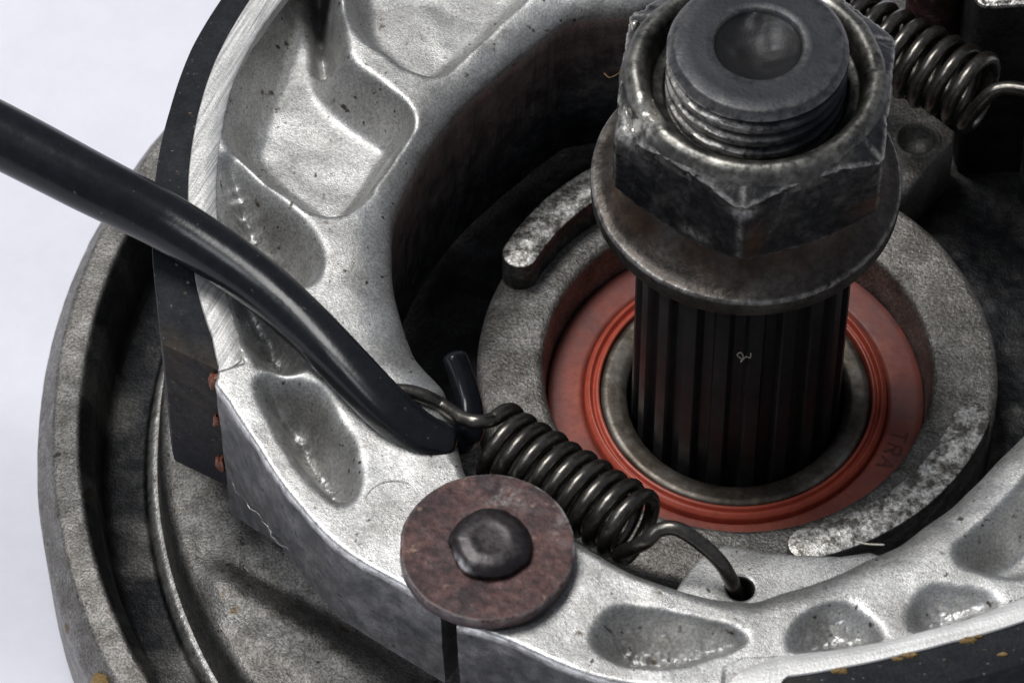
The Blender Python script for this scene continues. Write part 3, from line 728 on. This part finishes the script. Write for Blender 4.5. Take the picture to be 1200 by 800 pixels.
spring('dark coil spring between the brown washer and the red seal', a3((578, 514), ZS), a3((750, 622), ZS), 37, 8.4, 9.75, radians(0),
       [a3((560, 494), 318), a3((540, 489), 314), a3((518, 475), 308), a3((501, 466), 316), a3((484, 460), 320), a3((466, 458), 322), a3((447, 459), 322)],
       [a3((757, 634), 312), a3((772, 621), 324), a3((792, 619), 328), a3((815, 632), 320), a3((842, 656), 304), a3((858, 682), 274), a3((864, 700), 235), a3((865, 712), 210)])
spring('dark coil spring at the upper right behind the hub nut', b3((925, -4), 215), b3((1152, 112), 215), 41, 8.6, 11.72, radians(0),
       [b3((915, -30), 235), b3((890, -50), 230)],
       [b3((1158, 112), 252), b3((1174, 104), 262), b3((1192, 104), 266), b3((1215, 110), 268), b3((1245, 128), 255), b3((1262, 150), 220)])

# ------------------------------------------------------------------ cam parts at the upper right
def rbox(c, ang, lx, ly, z0, z1, bev, rc):
    P = []
    for (sx, sy, a0) in ((1, 1, 0), (-1, 1, 90), (-1, -1, 180), (1, -1, 270)):
        for q in np.linspace(0, 90, 6):
            t = radians(a0+q); P.append((sx*(lx-rc)+rc*cos(t), sy*(ly-rc)+rc*sin(t)))
    ca, sa = cos(radians(ang)), sin(radians(ang))
    return prism([(c[0]+x*ca-y*sa, c[1]+x*sa+y*ca) for x, y in P], z0, z1, bev)
c = at(1186, -43, 300)
t = thing('cam_follower', 'dark steel block with a bright top edge in the top right corner', 'block', (c[0], c[1], -28))
V, F = rbox(c, 4, 50, 62, -20, 300, 6, 16); wr = (V[:, 2] > 296)*1.2
mesh_obj('block_body', V, F, M_CAM, t, {'wear_glint': wr})
c = at(1218, 20, 200)
V, F = rbox(c, 4, 30, 40, -20, 200, 6, 10); mesh_obj('block_step', V, F, M_CAM, t, {'wear_glint': (V[:, 2] > 195)*.5})
c = at(1104, -60, 280)
t = thing('cam_spindle', 'dark brown round spindle behind the upper right spring', 'spindle', (c[0], c[1], -28))
V, F = lathe(rnd_prof([(36, -20), (36, 272), (30, 280), (.3, 281)], [5, 4], 3), 60, c=(c[0], c[1])); mesh_obj('spindle_post', V, F, M_RUST, t, {'wear_glint': np.zeros(len(V))})
V, F = lathe(rnd_prof([(50, -22), (50, 60), (35, 62)], [5], 3), 60, c=(c[0], c[1])); mesh_obj('spindle_collar', V, F, M_CAM, t, {'wear_glint': np.zeros(len(V))})

# ------------------------------------------------------------------ hooked spring tool
tool = thing('spring_hook_tool', 'long black bent hook tool pulling the end of the spring', 'hook tool', a3((515, 525), 300))
P = [a3((-420, -48), 500), a3((-200, 60), 450), a3((0, 159), 402), a3((100, 211), 380), a3((200, 263), 358), a3((290, 322), 347), (a3((350, 373), 343)), a3((400, 423), 340), a3((450, 475), 328), a3((490, 508), 312), a3((521, 520), 300)]
rad = np.interp(np.linspace(0, 10, 121), range(11), [38, 37.5, 36.2, 34.6, 32, 29.8, 28.2, 27, 26.5, 25.5, 23])
def sect(f, t):
    k = max(0, min(1, (f-.6)/.3)); p = 2+1.2*k
    c, s = cos(t), sin(t); q = (abs(c)**p+abs(s)**p)**(-1/p)
    return c*q*(1-.16*k), s*q*(1-.08*k)
V, F = tube(catmull(P, 12), rad, 40, sect); mesh_obj('shank', V, F, M_TOOL, tool, None, 60)
P = [a3((500, 512), 300), a3((528, 520), 280), a3((548, 508), 262), a3((550, 480), 262), a3((543, 450), 272), a3((533, 419), 288)]
def sect2(f, t):
    c, s = cos(t), sin(t); p = 3.5; q = (abs(c)**p+abs(s)**p)**(-1/p); return c*q*.8, s*q
PP = catmull(P, 10); V, F = tube(PP, np.interp(np.linspace(0, 1, len(PP)), [0, .3, 1], [18, 16, 13]), 20, sect2); mesh_obj('hook_tip', V, F, M_TOOL, tool, None, 50)

# ------------------------------------------------------------------ stray fibres
P = catmull([a3((1003, 634), 318), a3((1016, 637), 317), a3((1036, 638), 318)], 6); V, F = tube(P, .9, 6)
tag(mesh_obj('straw_fibre', V, F, M_FIBRE, None, None, 60, loc=P[0]), 'short pale straw fibre lying by the dark gap at the lower right pad', 'fibre')
P = [(870, 421), (864, 416), (868, 413), (871, 418), (868, 424), (874, 418), (879, 419), (880, 414)]
Q = []
for (px, py) in P:
    for z in np.linspace(380, 60, 400):
        q = at(px, py, z)
        if hypot(q[0], q[1]) < 123.5: Q.append(q); break
V, F = tube(catmull(Q, 5), .8, 6)
tag(mesh_obj('lint', V, F, M_FIBRE, None, None, 60, loc=Q[0]), 'tiny curled white lint stuck on the black splines', 'lint')
P = catmull([b3((708, 86), 600), b3((714, 91), 600), b3((722, 88), 602), b3((730, 83), 604), b3((740, 82), 605)], 6); V, F = tube(P, .45, 6)
tag(mesh_obj('hair', V, F, M_DIRT, None, None, 60, loc=P[0]), 'fine curved hair sticking out from the nut collar', 'hair')
